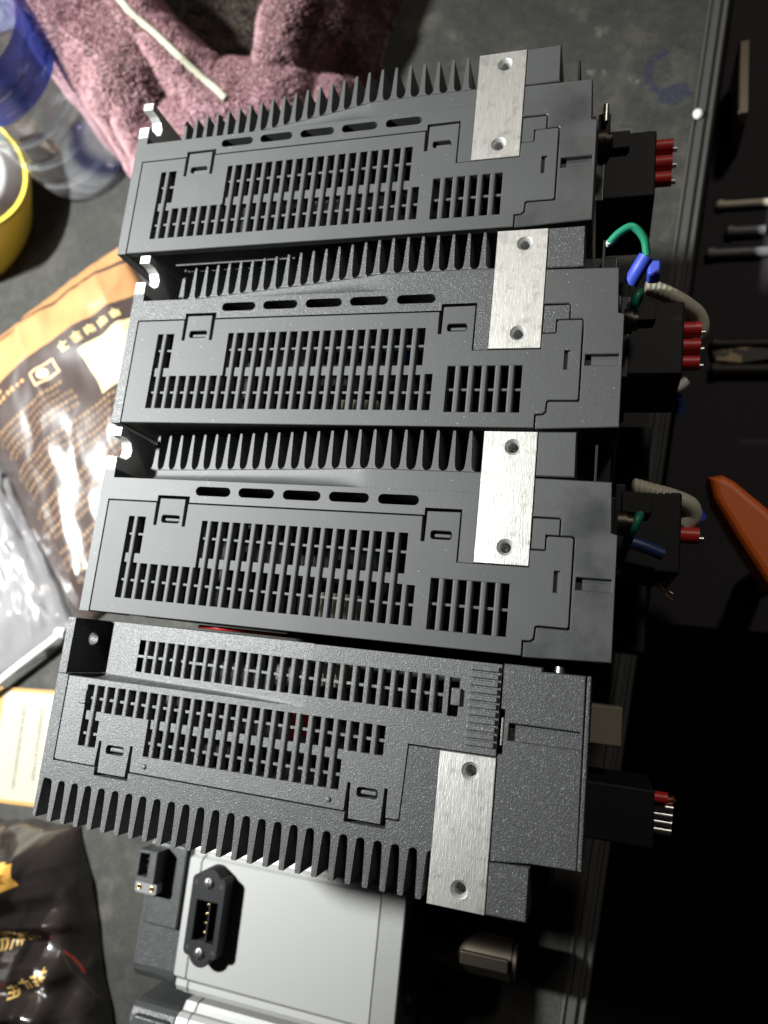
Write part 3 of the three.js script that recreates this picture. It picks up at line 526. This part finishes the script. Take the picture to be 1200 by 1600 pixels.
// roll of yellow tape leaning on its edge
{
  const g = thing('tape_roll', 'roll of yellow packing tape on a white core', 'tape roll', [-384, 37, -238]);
  const ring = (ri, ro, h0, h1) => new THREE.LatheGeometry([[ri, h0], [ro, h0], [ro + 0.01, h0], [ro, h1], [ri, h1], [ri, h0]].map(V2), 72);
  const tilt = (geo) => geo.applyQuaternion(new THREE.Quaternion().setFromUnitVectors(new THREE.Vector3(0, 1, 0), new THREE.Vector3(0.6, 0.74, -0.12).normalize()));
  mesh('tape', tilt(ring(41.5, 46, -24, 24)), phy({ color: lin(0.68, 0.55, 0.07), roughness: 0.3, clearcoat: 0.4, clearcoatRoughness: 0.15 }), g);
  mesh('core', tilt(ring(17, 41.4, -24.4, 24.4)), M.white, g);
  mesh('core_print', tilt(new THREE.RingGeometry(23, 30, 30, 1, 5.9, 0.6).rotateX(-Math.PI / 2).translate(0, 24.6, 0)), std({ color: lin(0.12, 0.4, 0.25), roughness: 0.6, side: THREE.DoubleSide }), g);
}
// ribbed water bottle
{
  const g = thing('water_bottle', 'clear ribbed water bottle with a blue label behind the towel', 'bottle', [-321, 0, -279]);
  const R = 31, pts = [[0.01, 4], [14, 3.5], [20, 1.4], [24, 0.6], [28, 2], [30.2, 6], [31, 12]];
  for (let y = 14; y <= 150; y += 1) { const k = y % 17, d = k < 6 ? 2.4 * Math.sin(k / 6 * Math.PI) : 0; pts.push([R - d, y]); }
  pts.push([31, 155], [29.5, 165], [26, 176], [20, 188], [14, 197], [12.5, 202], [12.5, 214]);
  mesh('shell', new THREE.LatheGeometry(pts.map(V2), 72), phy({ color: lin(0.97, 0.98, 1), roughness: 0.03, transmission: 0.94, thickness: 0, ior: 1.58, side: THREE.DoubleSide }), g);
  const lt = canvasTex(1024, 256, (c, w, h) => { c.fillStyle = '#4c64bf'; c.fillRect(0, 0, w, h); c.fillStyle = '#8fa6dd'; for (let k = 0; k < 40; k++) c.fillRect(rnd() * w, rnd() * h, rr(8, 60), rr(4, 14)); c.fillStyle = '#33489e'; for (let k = 0; k < 30; k++) c.fillRect(rnd() * w, rnd() * h, rr(20, 90), rr(8, 30)); });
  mesh('label', new THREE.CylinderGeometry(31.3, 31.3, 27, 72, 1, true).translate(0, 82, 0), phy({ map: lt, roughness: 0.3, transmission: 0.7, thickness: 0, side: THREE.DoubleSide }), g);
  mesh('cap', join(cyl(0, 217, 0, 15, 14, 'y', 40), cyl(0, 209, 0, 15.6, 2, 'y', 40)), M.blue, g);
}
// pink towel: heaped folds
{
  const folds = [
    [[[-345, -385, 70], [-312, -348, 84], [-282, -318, 88], [-254, -292, 80]], 30],
    [[[-264, -288, 66], [-252, -268, 60], [-242, -252, 46], [-236, -240, 30]], 15],
    [[[-236, -250, 46], [-216, -262, 60], [-196, -268, 65], [-176, -268, 61], [-156, -264, 46]], 25],
    [[[-262, -328, 84], [-240, -304, 82], [-216, -282, 74], [-192, -262, 62]], 15],
    [[[-156, -365, 72], [-165, -318, 68], [-172, -287, 62], [-181, -262, 53]], 16],
    [[[-141, -365, 50], [-152, -320, 50], [-161, -292, 48], [-172, -270, 44]], 13],
    [[[-146, -283, 28], [-162, -274, 36], [-180, -271, 42]], 12],
  ];
  const segs = []; for (const [pts, r] of folds) for (let k = 0; k + 1 < pts.length; k++) segs.push([pts[k], pts[k + 1], r]);
  const H = (x, z) => {
    const wx = x + 7 * (fbm(x / 22 + 3, z / 22, 3) - 0.5), wz = z + 7 * (fbm(x / 22 + 30, z / 22 + 8, 3) - 0.5);
    let h = 0;
    for (const [a, b, r] of segs) {
      const dx = b[0] - a[0], dz = b[1] - a[1], t = Math.max(0, Math.min(1, ((wx - a[0]) * dx + (wz - a[1]) * dz) / (dx * dx + dz * dz)));
      const d = Math.hypot(wx - a[0] - t * dx, wz - a[1] - t * dz) / r, top = a[2] + (b[2] - a[2]) * t;
      if (d < 1.3) { const k = d < 1 ? Math.sqrt(1 - d * d * 0.8) : 0.447 * Math.max(0, 1 - (d - 1) / 0.3); const v = top * (0.35 + 0.65 * Math.min(1, k * 1.05)) * (d < 1 ? 1 : Math.max(0, 1 - (d - 1) / 0.3)); h = Math.max(h, v); }
    }
    return Math.max(h, 0) + (h > 3 ? 3.2 * (fbm(x / 7, z / 7, 3) - 0.5) : 0);
  };
  const lean = (x, h, z) => { const k = Math.pow(Math.max(0, h) / 85, 2.5); return [x + 7 * k, h, z + 15 * k]; };
  const g = thing('towel', 'heaped dusty pink terry towel with a cream hem', 'towel', [0, 0, 0]);
  const X0 = -395, X1 = -95, Z0 = -420, Z1 = -205, nu = 230, nv = 170;
  const towelTex = dataTex(512, (i, j) => { const n = fbm(i / 34, j / 34, 4), d = smooth(0.48, 0.72, fbm(i / 90 + 20, j / 90 + 4, 4)), s = hash(i, j); const v = 0.86 + 0.22 * (n - 0.5) + 0.16 * (s - 0.5) - 0.34 * d; return [0.57 * v, (0.44 + 0.015 * d) * v, (0.47 - 0.03 * d) * v]; }, true); per(towelTex, 260);
  const tm = std({ map: towelTex, roughness: 0.95, bumpMap: sandTex, bumpScale: 0.0005 });
  const cl = surf(nu, nv, (s, t) => { const x = X0 + (X1 - X0) * s, z = Z0 + (Z1 - Z0) * t; return lean(x, H(x, z) + 0.3, z); });
  // keep only cells that rise above the table
  { const p = cl.attributes.position, id = cl.index.array, keep = []; for (let k = 0; k < id.length; k += 3) if (Math.max(p.getY(id[k]), p.getY(id[k + 1]), p.getY(id[k + 2])) > 0.6) keep.push(id[k], id[k + 1], id[k + 2]); cl.setIndex(keep); }
  const body = mesh('cloth', cl, tm, g);
  // terry pile
  const blade = new THREE.ConeGeometry(0.00045, 0.0024, 3, 1, true).translate(0, 0.0009, 0);
  const P = [], up = new THREE.Vector3(0, 1, 0), q = new THREE.Quaternion(), mt = new THREE.Matrix4(), sc = new THREE.Vector3(1, 1, 1), po = new THREE.Vector3(), nn = new THREE.Vector3();
  while (P.length < 120000) {
    const x = rr(X0, X1), z = rr(Z0, Z1), h = H(x, z); if (h < 2) continue;
    const gx = (H(x + 0.8, z) - h) / 0.8, gz = (H(x, z + 0.8) - h) / 0.8, st = Math.sqrt(1 + gx * gx + gz * gz);
    const reps = Math.min(5, Math.round(st));
    for (let r = 0; r < reps; r++) { const ox = rr(-0.5, 0.5), oz = rr(-0.5, 0.5); nn.set(-gx + rr(-0.9, 0.9), 1 + rr(-0.3, 0.3), -gz + rr(-0.9, 0.9)).normalize(); q.setFromUnitVectors(up, nn); po.set(...lean(x + ox, h + gx * ox + gz * oz + 0.2, z + oz).map((v) => v / 1000)); sc.setScalar(rr(0.6, 1.15)); P.push(mt.clone().compose(po, q, sc)); }
  }
  const pile = new THREE.InstancedMesh(blade, std({ color: 0xffffff, roughness: 0.95, side: THREE.DoubleSide }), P.length); pile.name = 'pile'; pile.userData.kind = 'stuff'; pile.castShadow = pile.receiveShadow = true;
  const col = new THREE.Color();
  P.forEach((m, k) => { pile.setMatrixAt(k, m); const x = m.elements[12] * 1000, z = m.elements[14] * 1000, d = smooth(0.46, 0.7, fbm(x / 46 + 20, z / 46 + 4, 4)), v = (1 + 0.3 * (rnd() - 0.5)) * (1 - 0.34 * d); col.setRGB(0.36 * v, (0.215 + 0.02 * d) * v, (0.228 + 0.005 * d) * v); pile.setColorAt(k, col); });
  body.add(pile);
  const hem = [[-262, -330], [-253, -318], [-246, -311], [-240, -304], [-233, -298], [-226, -292], [-219, -285.5], [-212, -279], [-206, -274], [-200, -269], [-194, -264], [-189, -259]].map(([x, z]) => lean(x, H(x, z) + 0.9, z));
  mesh('hem', tube(hem, 1.9, 80, 8), std({ color: lin(0.27, 0.265, 0.2), roughness: 0.95, bumpMap: fineTex, bumpScale: 0.0003 }), g);
}
// added cloth whose dark colour stands for the shade in the towel hollow
{
  const g = thing('hollow_shade_cloth', 'dark brown fuzzy cloth added as the shade in the hollow of the pink towel', 'cloth', [0, 0, 0]);
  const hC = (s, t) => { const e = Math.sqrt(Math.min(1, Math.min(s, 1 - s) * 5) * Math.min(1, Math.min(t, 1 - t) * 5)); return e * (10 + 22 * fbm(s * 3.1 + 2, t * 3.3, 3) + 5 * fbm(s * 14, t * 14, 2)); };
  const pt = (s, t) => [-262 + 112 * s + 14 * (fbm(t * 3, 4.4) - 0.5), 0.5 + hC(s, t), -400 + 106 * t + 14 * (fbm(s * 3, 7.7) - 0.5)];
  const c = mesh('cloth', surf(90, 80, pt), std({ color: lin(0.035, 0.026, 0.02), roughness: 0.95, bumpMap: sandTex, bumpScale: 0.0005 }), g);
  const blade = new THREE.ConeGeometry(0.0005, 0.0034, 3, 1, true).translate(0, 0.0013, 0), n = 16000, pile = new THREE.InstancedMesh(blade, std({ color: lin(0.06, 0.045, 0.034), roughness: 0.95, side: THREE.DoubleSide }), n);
  const q = new THREE.Quaternion(), up = new THREE.Vector3(0, 1, 0), m = new THREE.Matrix4(), d = new THREE.Vector3(), one = new THREE.Vector3();
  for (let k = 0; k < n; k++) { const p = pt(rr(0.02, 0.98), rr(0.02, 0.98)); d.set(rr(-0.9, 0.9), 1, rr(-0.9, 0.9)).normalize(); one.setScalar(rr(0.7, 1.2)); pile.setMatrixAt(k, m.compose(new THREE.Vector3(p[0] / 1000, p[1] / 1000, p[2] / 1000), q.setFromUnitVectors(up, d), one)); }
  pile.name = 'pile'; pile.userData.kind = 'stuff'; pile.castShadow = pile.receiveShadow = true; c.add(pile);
}
// crumb on the mat
solo('crumb', new THREE.IcosahedronGeometry(2.4, 1).scale(1, 0.7, 1.15).translate(0, 1.6, 0), M.white, 'small white crumb on the mat near the table edge', 'crumb', [32.4, 0, -267]);

// ---------------------------------------------------------------- beyond the table edge
{
  const sh = mesh('lower_shelf', ext(poly([[edgeX(-560) + 4, -560], [420, -560], [420, -26], [edgeX(-26) + 4, -26]]), -44, 20, 0.5), std({ color: lin(0.018, 0.014, 0.017), roughness: 0.85, bumpMap: sandTex, bumpScale: 0.0002 }), scene); sh.userData.kind = 'structure';
  const rod = (x0, x1, z, w, m, label) => solo('metal_bar', join(cyl((x0 + x1) / 2, -44 + w / 2, z, w / 2, x1 - x0, 'x', 14), cyl(x0 + 2, -44 + w * 0.6, z, w * 0.6, 3, 'x', 14)), m, label, 'bar', null, 'bars below the table edge');
  rod(47, 190, -246, 4, M.cream, 'thin pale bar farthest up among those below the table edge');
  rod(52, 70, -230, 5, M.grey, 'short grey bar lying between two longer bars');
  rod(43, 190, -218, 5, M.grey, 'long grey bar below the short one beyond the table edge');
  rod(46, 190, -168, 5, M.rust, 'stained bar next to the white tie beyond the table edge');
  rod(46, 190, -154, 6, M.rust, 'lowest stained bar beyond the table edge');
  solo('rusty_block', uvBox(ext(poly([[46, -164], [62, -166], [78, -164.5], [120, -166], [190, -165], [190, -158], [110, -157], [74, -159], [60, -157], [48, -158.5]]), -40, 4, 0.6)), M.rust, 'flat rusty bracket between the two stained bars', 'bracket');
  solo('metal_plate', bx(52, 57, -44, -12, -318, -276, 0.8), M.darkSteel, 'grey upright plate just beyond the table edge', 'plate');
  const t = thing('orange_tool', 'orange plastic tool handle standing beyond the table edge', 'tool handle', [49, -44, -59]);
  const hp = new THREE.ExtrudeGeometry(poly([[-19, -19], [-14, -20], [-9, -17], [4, -5], [16, 10], [22, 26], [14, 28], [4, 26], [-7, 8], [-17, -10]]), { depth: 12, bevelEnabled: true, bevelThickness: 5, bevelSize: 4, bevelOffset: -3, bevelSegments: 4 }).rotateX(Math.PI / 2); hp.scale(0.86, 1, 0.86); hp.rotateZ(0.1); hp.translate(4, 84, -1);
  mesh('handle', hp, std({ color: lin(0.8, 0.15, 0.015), roughness: 0.5 }), t);
  mesh('shank', bx(10, 22, 0, 84, 10, 18, 2), M.black, t);
}
{
  const g = thing('pendant_lamp', 'small pendant room lamp hanging far beyond the towel', 'lamp', [ROOM.x * 1000, ROOM.y * 1000, ROOM.z * 1000]);
  mesh('lamp_globe', new THREE.SphereGeometry(60, 24, 16), std({ color: lin(0.5, 0.5, 0.5), emissive: new THREE.Color(1, 0.93, 0.84), emissiveIntensity: 3 }), g);
  mesh('lamp_cord', cyl(0, 460, 0, 4, 800, 'y', 10), M.black, g);
}
// gooseneck lamp outside the picture on the left
{
  const g = thing('work_lamp', 'gooseneck work lamp standing left of the picture', 'lamp', [-560, 0, -260]);
  mesh('lamp_base', cyl(0, 8, 0, 55, 16, 'y', 40, 50), M.black, g);
  const L = LAMP.clone().multiplyScalar(1000).sub(new THREE.Vector3(-560, 0, -260)), d = lampDir;
  const back = L.clone().addScaledVector(d, -45);
  mesh('gooseneck', tube([[0, 12, 0], [0, 260, 0], [6, 520, 10], [back.x * 0.45, 700, back.z * 0.45], [back.x, back.y, back.z]], 5, 60, 10), M.black, g);
  const q = new THREE.Quaternion().setFromUnitVectors(new THREE.Vector3(0, 1, 0), d);
  mesh('lamp_shade', new THREE.LatheGeometry([[8, -48], [14, -46], [20, -20], [24, 0], [22.5, 0], [18, -18], [12, -42], [8, -44]].map(V2), 32).applyQuaternion(q).translate(L.x, L.y, L.z), M.black, g);
  mesh('lamp_lens', new THREE.CylinderGeometry(17, 17, 2, 32).applyQuaternion(q).translate(L.x - d.x * 6, L.y - d.y * 6, L.z - d.z * 6), std({ color: lin(0.1, 0.1, 0.1), emissive: new THREE.Color(0.975, 1, 0.985), emissiveIntensity: 6 }), g);
}

renderer.render(scene, camera);
